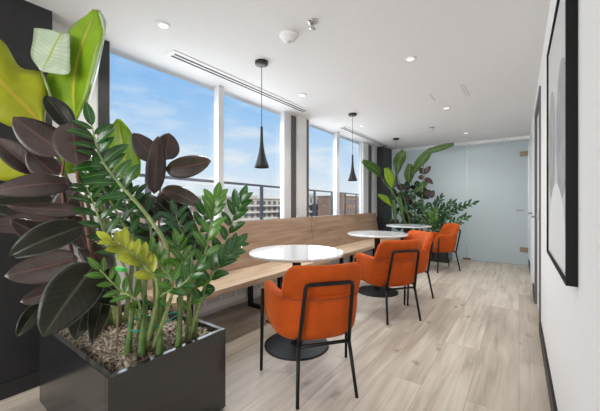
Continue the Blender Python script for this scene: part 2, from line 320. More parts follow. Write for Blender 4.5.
# window wall
structure(MB().box((-2.75, .645, 0), (XW, 6.42, .86)).build('wall_window', M['white']))
structure(MB().box((-2.75, .645, .86), (-2.54, 6.42, .90)).build('trim_2', M['whiteframe'], bevel=.004))
structure(MB().box((-2.66, .645, .90), (-2.58, .955, H)).build('trim_3', M['white']))
structure(MB().box((-2.66, .955, .90), (-2.56, 1.025, H)).build('trim_4', M['black']))
structure(MB().box((-2.66, 3.22, .90), (-2.62, 3.40, H)).box((-2.66, 3.49, .90), (-2.56, 3.70, H)).build('trim_5', M['white']))
structure(MB().box((-2.66, 3.40, .90), (-2.60, 3.49, H)).build('trim_6', M['darkgrey']))
structure(MB().box((-2.66, 5.74, .90), (-2.57, 6.0, H)).build('trim_7', M['white']))
structure(MB().box((-2.66, 6.0, .90), (-2.60, 6.24, H)).build('trim_16', M['darkgrey']))
structure(MB().box((-2.66, 6.24, .90), (-2.55, 6.42, H)).build('trim_8', M['whiteframe']))
def window(n, y0, y1, dark=False):
    w = .022
    f = MB().box((-2.66, y0, .90), (-2.60, y0+w, H)).box((-2.66, y1-w, .90), (-2.60, y1, H)).box((-2.66, y0+w, .90), (-2.60, y1-w, .94))
    fo = structure(f.build('window_%d' % n, M['whiteframe'], bevel=.004))
    MB().box((-2.652, y0+w, .94), (-2.646, y1-w, H-.001)).build('pane', M['pane'], fo)
    return fo
window(1, 1.025, 2.11); window(2, 2.11, 3.22); window(3, 3.70, 4.68); window(4, 4.68, 5.74)
structure(MB().box((-2.60, 2.075, .90), (-2.565, 2.145, H)).build('trim_9', M['whiteframe'], bevel=.004))
structure(MB().box((-2.60, 3.18, .90), (-2.57, 3.30, H)).build('trim_10', M['whiteframe'], bevel=.004))
structure(MB().box((-2.60, 4.63, .90), (-2.565, 4.73, H)).build('trim_11', M['whiteframe'], bevel=.004))
structure(MB().box((-2.60, 3.70, .90), (-2.545, 3.735, H)).build('trim_12', M['darkgrey']))
# convector along the window wall
hv = thing('baseboard_heater', 'long white convector heater running under the wooden bench', 'heater', (-2.55, 3.6, .05))
MB().box((-2.60, 1.2, .085), (-2.475, 6.3, .245)).build('casing', M['white'], hv, bevel=.008)
sl = MB(); y = 1.25
while y < 6.2:
    for z in (.160, .172, .184, .196): sl.box((-2.476, y, z), (-2.4735, y+.17, z+.0065))
    y += .2
sl.build('grille', M['grey'], hv)
# frosted glass end wall: fixed pane and door, office room behind it
XS = -.856
structure(MB().box((-2.40, YB, .01), (XS-.003, YB+.012, H-.063)).build('wall_end', M['frost']))
gd = structure(MB().box((XS+.003, YB, .012), (.135, YB+.012, H-.063)).build('door_3', M['frost']))
for z in (.295, 2.07): MB().box((.012, YB-.012, z-.045), (.135, YB+.024, z+.045)).build('hinge', M['bronze'], gd, bevel=.003)
MB().box((XS-.07, YB-.012, .012), (XS+.07, YB+.024, .05)).build('floor_pivot', M['bronze'], gd, bevel=.003)
MB().tube([(.06, YB, 1.02), (.06, YB-.05, 1.02), (-.04, YB-.05, 1.02)], .009).build('door_handle', M['chrome'], gd, smooth=True)
structure(MB().box((-2.40, YB-.004, H-.062), (XR, YB+.03, H)).build('trim_13', M['ceiling']))
for x in (-.83, -.22): structure(MB().box((x-.012, YB-.035, H-.115), (x+.012, YB+.02, H-.055)).build('trim_14', M['chrome']))
structure(MB().box((-2.75, 9.5, 0), (.32, 9.6, H)).build('wall_back', M['white']))
structure(MB().box((-2.75, YB+.05, 0), (-2.65, 9.5, H)).build('wall_far', M['white']))
structure(MB().box((-2.65, YB+.05, 0), (XR, 9.5, .012)).build('trim_15', M['carpet']))
light('meeting_room_light', 'AREA', (-1.2, 8.6, H-.05), 32, (-1.2, 8.6, 0), (1, 1, 1), size=1.7)

# ------------------------------------------------------------------ ceiling fittings
def downlight(x, y, where):
    r = thing('ceiling_downlight', 'small round white recessed downlight '+where, 'ceiling light', (x, y, H), 0, 'recessed downlights in the ceiling')
    MB().lathe([(.030, -.001), (.030, -.008), (.046, -.008), (.050, -.004), (.050, 0)], (x, y, H), 28).build('trim_ring', M['white'], r, smooth=True)
    MB().lathe([(.0295, -.0015), (.0295, -.0055), (.0, -.0065)], (x, y, H), 20).build('lens', M['lamp'], r, smooth=True)
    light('downlight_lamp', 'SPOT', (x, y, H-.02), 42, (x, y, 0), (1, .96, .9), spot_size=2.4, spot_blend=.9, shadow_soft_size=.06)
for x, y, w in ((-2.02, 1.15, 'nearest the window, above the big near planter'), (-2.02, 2.83, 'beside the far end of the nearer slot vent'), (-2.05, 4.53, 'close beside the farther slot vent'),
                (-.76, 2.67, 'nearest the viewer in the row down the aisle'), (-.77, 4.32, 'second of the aisle row, past the slim ceiling slots'), (-.76, 6.06, 'last of the aisle row, before the frosted glass')): downlight(x, y, w)
def slot_vent(y0, y1, label):
    r = thing('slot_vent', label, 'vent', (-2.33, (y0+y1)/2, H), 0, 'linear slot vents beside the windows')
    MB().box((-2.40, y0, H-.008), (-2.27, y1, H)).build('vent_frame', M['white'], r)
    for x in (-2.365, -2.318): MB().box((x-.011, y0+.04, H-.0095), (x+.011, y1-.04, H-.0075)).build('slot', M['slot'], r)
slot_vent(1.38, 3.38, 'long white linear slot vent nearer the viewer, behind the first pendant')
slot_vent(4.36, 6.5, 'long white linear slot vent farther off, behind the second pendant')
def ceil_pt(u, v): d = F*(H-1.15)/(203.5-v); return at(u, v, d)
for a, b, lab in (((460.5, 85), (466.5, 96), 'slim white ceiling slot, left of the close pair nearest the right wall'), ((463.5, 84.6), (469.5, 95.5), 'slim white ceiling slot, right of the close pair nearest the right wall'), ((429.5, 94), (435, 101), 'single slim white ceiling slot left of the close pair')):
    p, q = ceil_pt(*a), ceil_pt(*b); r = thing('ceiling_slot', lab, 'vent', ((p+q)/2), 0, 'slim slots in the ceiling')
    t = (q-p).normalized(); sd = Vector((-t.y, t.x, 0))*.008; dz = Vector((0, 0, -.004))
    MB().rings([[p-sd, p+sd, p+sd+dz, p-sd+dz], [q-sd, q+sd, q+sd+dz, q-sd+dz]]).build('slot_frame', M['white'], r)
    sd *= .45; d2 = Vector((0, 0, -.0048)); MB().rings([[p-sd, p+sd, p+sd+d2, p-sd+d2], [q-sd, q+sd, q+sd+d2, q-sd+d2]]).build('slot', M['grey'], r)
sd_ = thing('smoke_detector', 'white round smoke detector on the ceiling beside the metal sprinkler', 'smoke detector', (-1.38, 1.76, H))
MB().lathe([(.068, 0), (.068, -.014), (.060, -.026), (.048, -.030), (.044, -.046), (.03, -.054), (0, -.055)], (-1.38, 1.76, H), 32).build('housing', M['white'], sd_, smooth=True)
MB().lathe([(.014, -.053), (.014, -.062), (0, -.063)], (-1.38, 1.76, H), 16).build('sensor', M['grey'], sd_, smooth=True)
def sprinkler(x, y, label):
    r = thing('sprinkler', label, 'sprinkler', (x, y, H), 0, 'ceiling sprinklers')
    MB().lathe([(.036, 0), (.036, -.004), (.026, -.012), (.012, -.014)], (x, y, H), 24).build('escutcheon', M['chrome'], r, smooth=True)
    MB().lathe([(.010, -.012), (.010, -.035), (.006, -.045), (.022, -.047), (.022, -.050), (0, -.051)], (x, y, H), 16).build('deflector', M['chrome'], r, smooth=True)
sprinkler(-1.15, 1.73, 'metal sprinkler head close to the smoke detector'); sprinkler(-1.15, 5.26, 'small metal sprinkler head far off, before the frosted glass')

def pendant(x, y, zb, label):
    r = thing('pendant_lamp', label, 'pendant lamp', (x, y, H), 0, 'graphite pendant lamps over the tables')
    MB().lathe([(.058, 0), (.058, -.022), (.054, -.026), (0, -.026)], (x, y, H), 32).build('canopy', M['pendant'], r, smooth=True, bevel=0)
    MB().tube([(x, y, H-.02), (x, y, zb+.34)], .0028, 6).build('cord', M['blackmetal'], r)
    out = [(.009, .365), (.0115, .36), (.0125, .30), (.0145, .24), (.019, .19), (.029, .13), (.045, .07), (.062, .022), (.066, .006), (.064, 0)]
    inn = [(.060, .004), (.056, .022), (.040, .07), (.024, .13), (.012, .19)]
    MB().lathe(out+inn, (x, y, zb), 32).build('lamp_shade', M['pendant'], r, smooth=True)
    MB().lathe([(.0, .085), (.014, .08), (.022, .06), (.020, .045), (0, .036)], (x, y, zb), 16, False).build('bulb', M['lamp'], r, smooth=True)
pendant(-1.84, 1.96, 1.465, 'graphite trumpet pendant lamp over the nearest round table')
pendant(-1.88, 3.84, 1.465, 'graphite trumpet pendant lamp over the middle round table')
pendant(-1.91, 5.78, 1.465, 'graphite pendant lamp with shade hidden behind the far bird of paradise leaves')

# ------------------------------------------------------------------ framed print on the right wall
pf = thing('picture_frame', 'deep black framed abstract print with pale arch on white wall', 'picture', (XR, 1.77, 1.43))
xf = XR-.031; y0, y1, z0, z1 = 1.335, 2.20, .876, 1.985; w = .014
MB().box((xf, y0, z0), (XR-.0005, y0+w, z1)).box((xf, y1-w, z0), (XR-.0005, y1, z1)).box((xf, y0+w, z0), (XR-.0005, y1-w, z0+w)).box((xf, y0+w, z1-w), (XR-.0005, y1-w, z1)).build('frame', M['framewood'], pf)
MB().box((xf+.008, y0+w, z0+w), (XR-.001, y1-w, z1-w)).build('print', M['artpaper'], pf)
ar = MB()
def arch(mb, ya, yb, za, zt, x):
    hh = min((yb-ya)*.9, (zt-za)*.85)
    pts = [(ya, za)]+[((ya+yb)/2-(yb-ya)/2*math.cos(PI*i/14), zt-hh+hh*math.sin(PI*i/14)) for i in range(15)]+[(yb, za)]
    a = [Vector((x, p, q)) for p, q in pts]; b = [Vector((x+.002, p, q)) for p, q in pts]; n = len(pts)
    mb.add(a+b, [tuple(range(n))]+[(i, i+n, (i+1) % n+n, (i+1) % n) for i in range(n)])
def oval(mb, yc, zc, ry, rz, x):
    n = 40; a = [Vector((x, yc+ry*math.cos(2*PI*i/n), zc+rz*math.sin(2*PI*i/n))) for i in range(n)]; b = [v+Vector((.002, 0, 0)) for v in a]
    mb.add(a+b, [tuple(range(n-1, -1, -1))]+[(i, (i+1) % n, (i+1) % n+n, i+n) for i in range(n)])
oval(ar, 1.985, 1.44, .19, .27, xf+.0065); oval(ar, 1.55, 1.44, .19, .27, xf+.0065)
ar.build('grey_ovals', M['artgrey'], pf)
aw = MB(); arch(aw, 1.42, 2.10, z0+.03, 1.24, xf+.0062); aw.build('pale_arch', M['artwhite'], pf)

# ------------------------------------------------------------------ bench
BY0, BY1, BJ = 1.18, 6.18, 3.67
bn = thing('bench', 'long oak bench with panelled backrest below the windows', 'bench', (-2.2, 3.6, 0))
for a, b in ((BY0, BJ), (BJ, BY1)):
    MB().box((-2.45, a+.002, .405), (-1.955, b-.002, .455)).build('seat', M['oak'], bn, bevel=.004)
    MB().add([(-2.43, a+.003, .456), (-2.405, a+.003, .456), (-2.475, a+.003, .955), (-2.50, a+.003, .955), (-2.43, b-.003, .456), (-2.405, b-.003, .456), (-2.475, b-.003, .955), (-2.50, b-.003, .955)],
             [(0, 1, 2, 3), (7, 6, 5, 4), (1, 0, 4, 5), (2, 1, 5, 6), (3, 2, 6, 7), (0, 3, 7, 4)]).build('backrest', M['oakback'], bn, bevel=.004)
for y in (1.35, 2.42, 3.76, 4.95, 6.0):
    MB().box((-2.46, y-.022, 0), (-2.42, y+.022, .404)).box((-2.03, y-.022, 0), (-1.99, y+.022, .404)).box((-2.42, y-.022, 0), (-2.03, y+.022, .035)).box((-2.42, y-.022, .375), (-2.03, y+.022, .404)).build('leg_frame', M['blackmetal'], bn)

# ------------------------------------------------------------------ tables
def table(x, y, label, group='round white pedestal tables'):
    r = thing('pedestal_table', label, 'table', (x, y, 0), 0, group)
    R = .385
    MB().lathe([(R-.02, .738), (R-.004, .742), (R, .750), (R-.003, .759), (R-.010, .762), (0, .762)], (x, y, 0), 64).build('tabletop', M['tabletop'], r, smooth=False, bevel=0)
    MB().lathe([(.15, .728), (.15, .738), (0, .738)], (x, y, 0), 32).lathe([(.036, .012), (.036, .73)], (x, y, 0), 24).build('pedestal', M['blackmetal'], r)
    MB().lathe([(.262, 0), (.262, .008), (.255, .013), (.05, .016), (.04, .03), (0, .03)], (x, y, 0), 56).build('base_plate', M['blackmetal'], r)
table(-1.47, 1.98, 'round white pedestal table nearest the viewer, beside the closest orange chair')
table(-1.50, 3.79, 'round white pedestal table in the middle, between two orange chairs')
table(-1.60, 5.50, 'round white pedestal table farthest off, before the far planter')

# ------------------------------------------------------------------ chairs
def make_chair():
    r = thing('armchair', 'x', 'chair')
    LC = dict(local=True)
    def U(th, grow=0):
        # plan of the shell: th from -1 (front right) over 0 (back) to 1 (front left)
        a = th*1.98; s = min(1.0, abs(a)/1.35)*PI/2; n = 2.7
        y = (.278+grow)*math.copysign(abs(math.sin(s))**(2/n), a); x = .335-(.265+grow)*abs(math.cos(s))**(2/n)
        if abs(a) > 1.35: x += (abs(a)-1.35)/.63*.185; y += math.copysign((abs(a)-1.35)/.63*.016, a)
        return x, y
    sh = MB(); rings = []; K = 30
    for i in range(K+1):
        th = -1+2*i/K; e = abs(th)
        x, y = U(th); x2, y2 = U(min(1, th+.02)); x1, y1 = U(max(-1, th-.02)); t = Vector((x2-x1, y2-y1, 0)).normalized(); nr = Vector((-t.y, t.x, 0))  # inward
        if (Vector((.33, 0, 0))-Vector((x, y, 0))).dot(nr) < 0: nr = -nr
        back = max(0, 1-e*2.2)
        top = .615+.018*min(1, max(0, e-.35)/.4); bot = .335
        if e > .82: q = (e-.82)/.18; top -= .13*q**2.2; bot += .06*q**2
        th_ = .062*(1-.35*max(0, (e-.85)/.15))
        lean = .062*back+.022
        ring = []
        for (a, b) in ((0, .08), (.0, .5), (0, .92), (.25, 1.0), (.75, 1.0), (1, .92), (1, .5), (1, .08), (.75, 0), (.25, 0)):
            z = bot+(top-bot)*b; o = -nr*(lean*(b-.2)) + nr*(th_*a)
            bulge = -nr*.012*math.sin(PI*b) if a == 0 else nr*.010*math.sin(PI*b) if a == 1 else Vector()
            ring.append(Vector((x, y, z))+o+bulge)
        rings.append(ring)
    sh.rings(rings).build('arm_shell', M['velvet'], r, smooth=True, subsurf=1, **LC)
    MB().tube([q_[2]+(q_[2]-q_[6])*.03 for q_ in rings[8:23]], .004, 6).build('seam', M['seam'], r, smooth=True, **LC)
    bk = MB(); rings = []
    for i in range(17):
        th = -1+2*i/16; e = abs(th)
        ww = .252; y = ww*th; x0 = .105+.085*e**2.4
        top = .80-.055*max(0, (e-.72)/.28)**2; bot = .45
        tk = .070*(1-.55*max(0, (e-.8)/.2)**2)
        ring = []
        for (a, b) in ((0, .06), (0, .35), (0, .7), (0, .93), (.28, 1), (.72, 1), (1, .93), (1, .7), (1, .35), (1, .06), (.72, 0), (.28, 0)):
            z = bot+(top-bot)*b; ring.append(Vector((x0-.140*b+tk*a+(.016*math.sin(PI*b) if a == 1 else -.006*math.sin(PI*b) if a == 0 else 0), y, z)))
        rings.append(ring)
    bko = bk.rings(rings).build('backrest', M['velvet'], r, smooth=True, subsurf=1, **LC)
    def slab(z0, z1, grow, fx, name, rad=.025):
        pts = []
        for i in range(33):
            x, y = U(-.94+1.88*i/32, grow); pts.append((min(x, fx), y))
        # rounded front edge
        f0 = pts[-1]; f1 = pts[0]
        for k in range(1, 8): q = k/8; pts.append((fx+.035*math.sin(PI*q), f0[1]*(1-q)+f1[1]*q))
        cx = .32; rr = []
        for z, sc in ((z0, .90), (z0+rad*.3, .97), (z0+rad, 1), (z1-rad, 1), (z1-rad*.3, .97), (z1, .90)): rr.append([Vector((cx+(x-cx)*sc, y*sc, z)) for x, y in pts])
        return MB().rings(rr).build(name, M['velvet'], r, smooth=True, **LC)
    slab(.325, .40, -.02, .475, 'seat_base', .03); slab(.40, .472, -.055, .51, 'seat', .03)
    # steel frame: loop over the back, splayed legs
    rad = .0122
    fpts = []
    for s in (1, -1):
        p = [Vector((.012, s*.183, 0)), Vector((.072, s*.160, .315)), Vector((.028, s*.150, .50)), Vector((-.014, s*.143, .690))]
        fpts.append(p)
    l, q = fpts
    MB().tube([l[1], l[2], l[3]+Vector((0, 0, -.012)), l[3]+Vector((0, -.006, 0)), l[3]+Vector((0, -.02, .004)), q[3]+Vector((0, .02, .004)), q[3]+Vector((0, .006, 0)), q[3]+Vector((0, 0, -.012)), q[2], q[1]], [rad]*10).build('back_frame', M['blackmetal'], r, smooth=True, **LC)
    MB().tube([l[1], q[1]], rad*.9).build('stretcher', M['blackmetal'], r, smooth=True, **LC)
    for s, p in ((1, l), (-1, q)):
        MB().tube([p[0], p[1]], [rad*.85, rad]).build('leg', M['blackmetal'], r, smooth=True, **LC)
        MB().tube([(.462, s*.318, 0), (.446, s*.314, .33), (.436, s*.314, .57)], [rad*.85, rad, rad]).build('leg', M['blackmetal'], r, smooth=True, **LC)
        MB().tube([(.443, s*.285, .345), (.09, s*.150, .345)], rad*.6).build('side_rail', M['blackmetal'], r, smooth=True, **LC)
    return r
chair = make_chair()
CH = [((-.882, 1.497), (-.787, .617), 'rust orange armchair nearest the viewer, seen from behind at first table'),
      ((-.885, 2.938), (-.787, .617), 'rust orange armchair seen from behind at the middle table'),
      ((-.975, 4.03), (-.63, -.78), 'rust orange armchair turned towards the viewer just past the middle table'),
      ((-.91, 5.905), (-.80, -.60), 'rust orange armchair farthest off, before the dark planter and frosted glass')]
for i, (p, f, lab) in enumerate(CH):
    c = chair if i == 0 else copy_tree(chair)
    c.location = (p[0], p[1], 0); c.rotation_euler = (0, 0, math.atan2(f[1], f[0])); tag(c, lab, 'chair', 'rust orange armchairs at the tables')

# ------------------------------------------------------------------ planters
def planter(x0, x1, y0, y1, h, label):
    r = thing('planter_box', label, 'planter', ((x0+x1)/2, (y0+y1)/2, 0), 0, 'dark metal planters')
    w = .026; k = .012
    MB().box((x0, y0, k), (x0+w, y1, h)).box((x1-w, y0, k), (x1, y1, h)).box((x0+w, y0, k), (x1-w, y0+w, h)).box((x0+w, y1-w, k), (x1-w, y1, h)).box((x0+w, y0+w, k), (x1-w, y1-w, k+.02)).build('box', M['planter'], r, bevel=.002)
    MB().box((x0+.03, y0+.03, 0), (x1-.03, y1-.03, k)).build('plinth', M['blackmetal'], r)
    n = 80; mm = MB(); vs = []; fs = []
    a, b, c, d = x0+w+.001, x1-w-.001, y0+w+.001, y1-w-.001
    for i in range(n+1):
        for j in range(n+1):
            x = a+(b-a)*i/n; y = c+(d-c)*j/n; e = min(i, n-i, j, n-j)/6
            z = h-.105+.085*min(1, e*.75)**.8+.034*noise.noise(Vector((x*13, y*13, 0)))*min(1, e)+.020*noise.noise(Vector((x*48, y*48, 3)))+.05*max(0, (x-(b-.20))/.20)*max(0, (y-(d-.28))/.28)
            vs.append((x, y, z))
    for i in range(n):
        for j in range(n): fs.append((i*(n+1)+j, (i+1)*(n+1)+j, (i+1)*(n+1)+j+1, i*(n+1)+j+1))
    b0 = len(vs); vs += [(a, c, k+.021), (b, c, k+.021), (b, d, k+.021), (a, d, k+.021)]; fs.append((b0+3, b0+2, b0+1, b0))
    mm.add(vs, fs); o = mm.build('moss', M['soil'], None, smooth=True); return r, o
PX0, PX1, PY0, PY1, PH = -2.235, -1.33, .527, 1.125, .45
_, mo = planter(PX0, PX1, PY0, PY1, PH, 'large dark grey metal planter box nearest the viewer'); tag(mo, 'dry brown moss covering the soil of the near planter', 'moss', None, 'stuff')
_, mo = planter(-2.10, -1.10, 6.36, 6.84, .45, 'dark metal planter box far off beside the frosted glass'); tag(mo, 'dry moss covering the soil of the far planter', 'moss', None, 'stuff')

# ------------------------------------------------------------------ plant builders
def leaf_part(root, name, b, t, w, mt, **kw):
    return MB().leaf(b, t, w, **kw).build(name, M[mt], root, smooth=True, solid=.0016)
def frond(root, pts, r0, n, ll, lw, m, start=.25, ang=52, nrm=None, stalk='stem_green', jit=.12, r1=.0025):
    C = catmull(pts, 8); k = len(C)
    st = MB().tube(C, [r0+(r1-r0)*i/(k-1) for i in range(k)], 8).build('frond', M[stalk], root, smooth=True)
    i0 = max(0, int(start*(k-1))-1); lv = MB().tube(C[i0:], [(r0+(r1-r0)*i/(k-1))*.8 for i in range(i0, k)], 6)
    for i in range(n):
        f = start+(1-start)*(i+.3)/n; x = f*(k-1); a = min(k-2, int(x)); p = C[a].lerp(C[a+1], x-a); t = (C[a+1]-C[a]).normalized()
        nv = Vector(nrm) if nrm is not None else (CAM-p); nv = nv.normalized()+Vector((random.uniform(-.3, .3), random.uniform(-.3, .3), random.uniform(0, .5))); sd = t.cross(nv).normalized(); up = sd.cross(t).normalized()
        s = 1 if i % 2 else -1; al = math.radians(ang+random.uniform(-10, 10)-14*f); l = ll*(1-.30*abs(f-.55))*random.uniform(1-jit, 1+jit)
        d = (t*math.cos(al)+sd*s*math.sin(al)+up*random.uniform(.0, .3)).normalized()
        lv.leaf(p, p+d*l, 1.05*lw*l/ll*random.uniform(.9, 1.1), up+sd*(-s)*random.uniform(.0, .5)+Vector((0, 0, .35)), droop=random.uniform(.03, .12), fold=.22, n=7, m=2, prof=(.92, .68))
    t = (C[-1]-C[-2]).normalized(); lv.leaf(C[-1], C[-1]+t*ll*.9, lw, nrm, n=7, m=2)
    lv.build('leaflets', M[m], st, smooth=True)
    return st

# ---- near planter: bird of paradise
SO = PH-.02
def A(u, v, d): return at(u, v, d)
bp_ = thing('bird_of_paradise_plant', 'tall bird of paradise plant with huge yellow green leaves in near planter', 'plant', (-1.95, .80, SO-.03))
def pl(root, mid, left, right, m, lift=.01, sol=.0016):
    return MB().poly_leaf(catmull(mid, 5), catmull(left, 5), catmull(right, 5), lift).build('leaf', M[m], root, smooth=True, solid=sol)
# big upright leaf
pl(bp_, [A(76, 120, 1.50), A(74, 96, 1.50), A(76, 70, 1.49), A(84, 40, 1.47), A(97, 11, 1.45)], [A(72, 119, 1.48), A(47, 104, 1.52), A(46, 80, 1.54), A(69, 30, 1.52), A(94, 10.5, 1.46)],
   [A(78, 119, 1.48), A(87, 98, 1.44), A(96, 68, 1.42), A(103, 34, 1.40), A(99, 11, 1.44)], 'bop', .012)
pl(bp_, [A(85, 112, 1.46), A(90, 93, 1.44), A(97, 66, 1.41), A(104, 30, 1.40), A(99, 10, 1.44)], [A(84, 112, 1.46), A(87, 95, 1.44), A(95, 67, 1.42), A(102, 32, 1.405), A(98, 10.5, 1.44)],
   [A(86, 112, 1.47), A(92, 92, 1.46), A(99.5, 64, 1.44), A(106, 25, 1.42), A(100, 10.5, 1.45)], 'bopsilver', .0)
# folded-over pale leaf
pl(bp_, [A(42, 71, 1.42), A(49, 58, 1.43), A(56, 44, 1.44), A(63, 33, 1.45)], [A(40, 70, 1.42), A(31, 56, 1.45), A(33, 40, 1.46), A(34, 28, 1.47)], [A(44, 72, 1.40), A(68, 74, 1.38), A(70, 58, 1.40), A(70, 34, 1.43)], 'bopsilver', .008)
# huge yellow-green leaf at the left edge
pl(bp_, [A(43, 126, 1.42), A(30, 112, 1.40), A(15, 96, 1.38), A(-6, 76, 1.36), A(-40, 50, 1.34)], [A(41, 127, 1.42), A(16, 128, 1.38), A(-6, 118, 1.34), A(-30, 98, 1.32), A(-44, 54, 1.33)],
   [A(45, 124, 1.43), A(45, 76, 1.46), A(20, 67, 1.46), A(1, 40, 1.44), A(-34, 34, 1.40)], 'bopyellow', .012)
pl(bp_, [A(36, 168, 1.5), A(22, 165, 1.48), A(4, 158, 1.45), A(-20, 148, 1.42)], [A(35, 172, 1.5), A(16, 181, 1.48), A(-4, 178, 1.45), A(-22, 160, 1.42)], [A(36, 164, 1.5), A(24, 156, 1.5), A(2, 146, 1.48), A(-18, 138, 1.44)], 'bopyellow', .01)
pl(bp_, [A(38, 121, 1.46), A(36, 108, 1.46), A(34, 98, 1.46), A(31, 84, 1.46)], [A(32, 121, 1.46), A(29, 108, 1.47), A(28, 98, 1.47), A(29, 85, 1.47)], [A(44, 121, 1.45), A(46, 106, 1.44), A(42, 94, 1.44), A(33, 84, 1.45)], 'bopsilver', .006)  # silver piece: reflection on a leaf underside, put into the colour
# leaf against the sky
pl(bp_, [A(127, 182, 1.80), A(126, 168, 1.79), A(123, 148, 1.78), A(120, 132, 1.77), A(119, 119, 1.76)], [A(125, 183, 1.8), A(114, 172, 1.8), A(109, 150, 1.8), A(109, 130, 1.79), A(117, 119, 1.77)], [A(129, 182, 1.8), A(140, 174, 1.78), A(139, 150, 1.77), A(130, 130, 1.76), A(120.5, 119, 1.76)], 'bop', .01)
# narrow pale leaf inside the tuft
pl(bp_, [A(80, 165, 1.55), A(62, 160, 1.53), A(46, 158, 1.5), A(38, 156, 1.5)], [A(80, 172, 1.55), A(62, 174, 1.53), A(46, 168, 1.5), A(38, 158, 1.5)], [A(80, 158, 1.55), A(64, 152, 1.55), A(48, 150, 1.5), A(38, 154, 1.5)], 'bop', .005)
for top, bot, r in ((A(43, 126, 1.42), (-1.98, .78, SO), .013), (A(76, 119, 1.50), (-1.94, .82, SO), .014), (A(42, 71, 1.42), (-1.97, .80, SO), .009), (A(36, 168, 1.5), (-2.0, .79, SO), .011), (A(127, 182, 1.8), (-1.93, .86, SO), .010), (A(84, 168, 1.55), (-1.95, .84, SO), .009)):
    bot = Vector(bot); mid = bot.lerp(top, .5)+Vector((.02, .03, .03)); C = catmull([bot, mid, top], 8)
    MB().tube(C, [r*1.6-(r*.9)*i/(len(C)-1) for i in range(len(C))], 8).build('leaf_stalk', M['stem_green'], bp_, smooth=True)

# ---- near planter: burgundy rubber plant, leaves given as base, tip, width
rb = thing('rubber_plant', 'burgundy rubber plant with broad dark leaves at left of near planter', 'plant', (-1.93, .72, SO-.03))
def rl(root, b, t, w, mt='rubber', face=0, **kw):
    B, T = A(*b), A(*t); nv = CAM-(B+T)/2; nv.normalize(); nv = nv+Vector((0, 0, .35)); d = (b[2]+t[2])/2
    kw.setdefault('prof', (.80, .62)); kw.setdefault('n', 12); kw.setdefault('m', 4)
    return leaf_part(root, 'leaf', B, T, w*d/F, mt, nrm=nv*(-1 if face else 1), **kw)
U1 = dict(droop=.05, fold=.10)
rl(rb, (65, 153, 1.36), (13, 117, 1.28), 35, 'rubber', 1, **U1)
rl(rb, (72, 122, 1.30), (77, 165, 1.24), 36, 'rubber', 1, droop=.08, fold=.05)
rl(rb, (72, 130, 1.38), (45, 96, 1.36), 20, 'rubberdark', 0, droop=.06, fold=.5)
rl(rb, (36, 174, 1.40), (-6, 138, 1.34), 24, 'rubber', 0, droop=.05, fold=.35)
rl(rb, (58, 176, 1.42), (28, 150, 1.36), 27, 'rubber', 1, droop=.1, fold=.1)
rl(rb, (72, 183, 1.34), (-8, 192, 1.16), 25, 'rubber', 1, droop=-.12, fold=.12)
rl(rb, (84, 210, 1.34), (7, 206, 1.18), 16, 'rubber', 1, droop=.06, fold=.2)
rl(rb, (60, 205, 1.42), (-16, 205, 1.30), 26, 'rubberdark', 1, droop=.02, fold=.1)
rl(rb, (58, 217, 1.38), (-14, 226, 1.24), 24, 'rubber', 1, droop=.06, fold=.2)
rl(rb, (64, 246, 1.36), (10, 219, 1.24), 24, 'rubber', 1, droop=.05, fold=.15)
rl(rb, (84, 226, 1.28), (9, 257, 1.14), 30, 'rubberdark', 0, droop=.10, fold=.35)
rl(rb, (78, 258, 1.32), (4, 276, 1.20), 34, 'rubber', 1, droop=.05, fold=.12)
rl(rb, (72, 285, 1.36), (20, 302, 1.26), 22, 'rubber', 1, droop=.05, fold=.12)
rl(rb, (97, 263, 1.24), (43, 337, 1.06), 46, 'rubberdark', 0, droop=.10, fold=.12)
rl(rb, (42, 304, 1.30), (17, 337, 1.20), 16, 'rubberdark', 0, droop=.10, fold=.3)
rl(rb, (104, 296, 1.30), (92, 344, 1.14), 18, 'rubberdark', 0, droop=.08, fold=.5)
rl(rb, (92, 290, 1.32), (75, 340, 1.18), 30, 'rubberdark', 0, droop=.14, fold=.3)
rl(rb, (86, 300, 1.34), (118, 306, 1.20), 18, 'rubberdark', 0, droop=.2, fold=.3)
rl(rb, (76, 188, 1.44), (54, 222, 1.40), 26, 'rubber', 1, droop=.05, fold=.15)
rl(rb, (72, 215, 1.45), (88, 250, 1.42), 24, 'rubber', 1, droop=.05, fold=.15)
rl(rb, (82, 240, 1.45), (112, 268, 1.40), 24, 'rubber', 1, droop=.08, fold=.15)
rl(rb, (84, 262, 1.46), (62, 296, 1.42), 28, 'rubberdark', 0, droop=.08, fold=.15)
rl(rb, (88, 268, 1.46), (118, 296, 1.44), 26, 'rubberdark', 0, droop=.08, fold=.15)
for P in ([(-1.90, .74, SO), A(93, 262, 1.42), A(84, 215, 1.40), A(76, 165, 1.38), A(72, 125, 1.34)], [(-1.95, .70, SO), A(76, 270, 1.44), A(66, 220, 1.42), A(62, 180, 1.42), A(66, 150, 1.38)]):
    C = catmull(P, 8); MB().tube(C, [.011-.006*i/(len(C)-1) for i in range(len(C))], 8).build('stem', M['stem_brown'], rb, smooth=True)
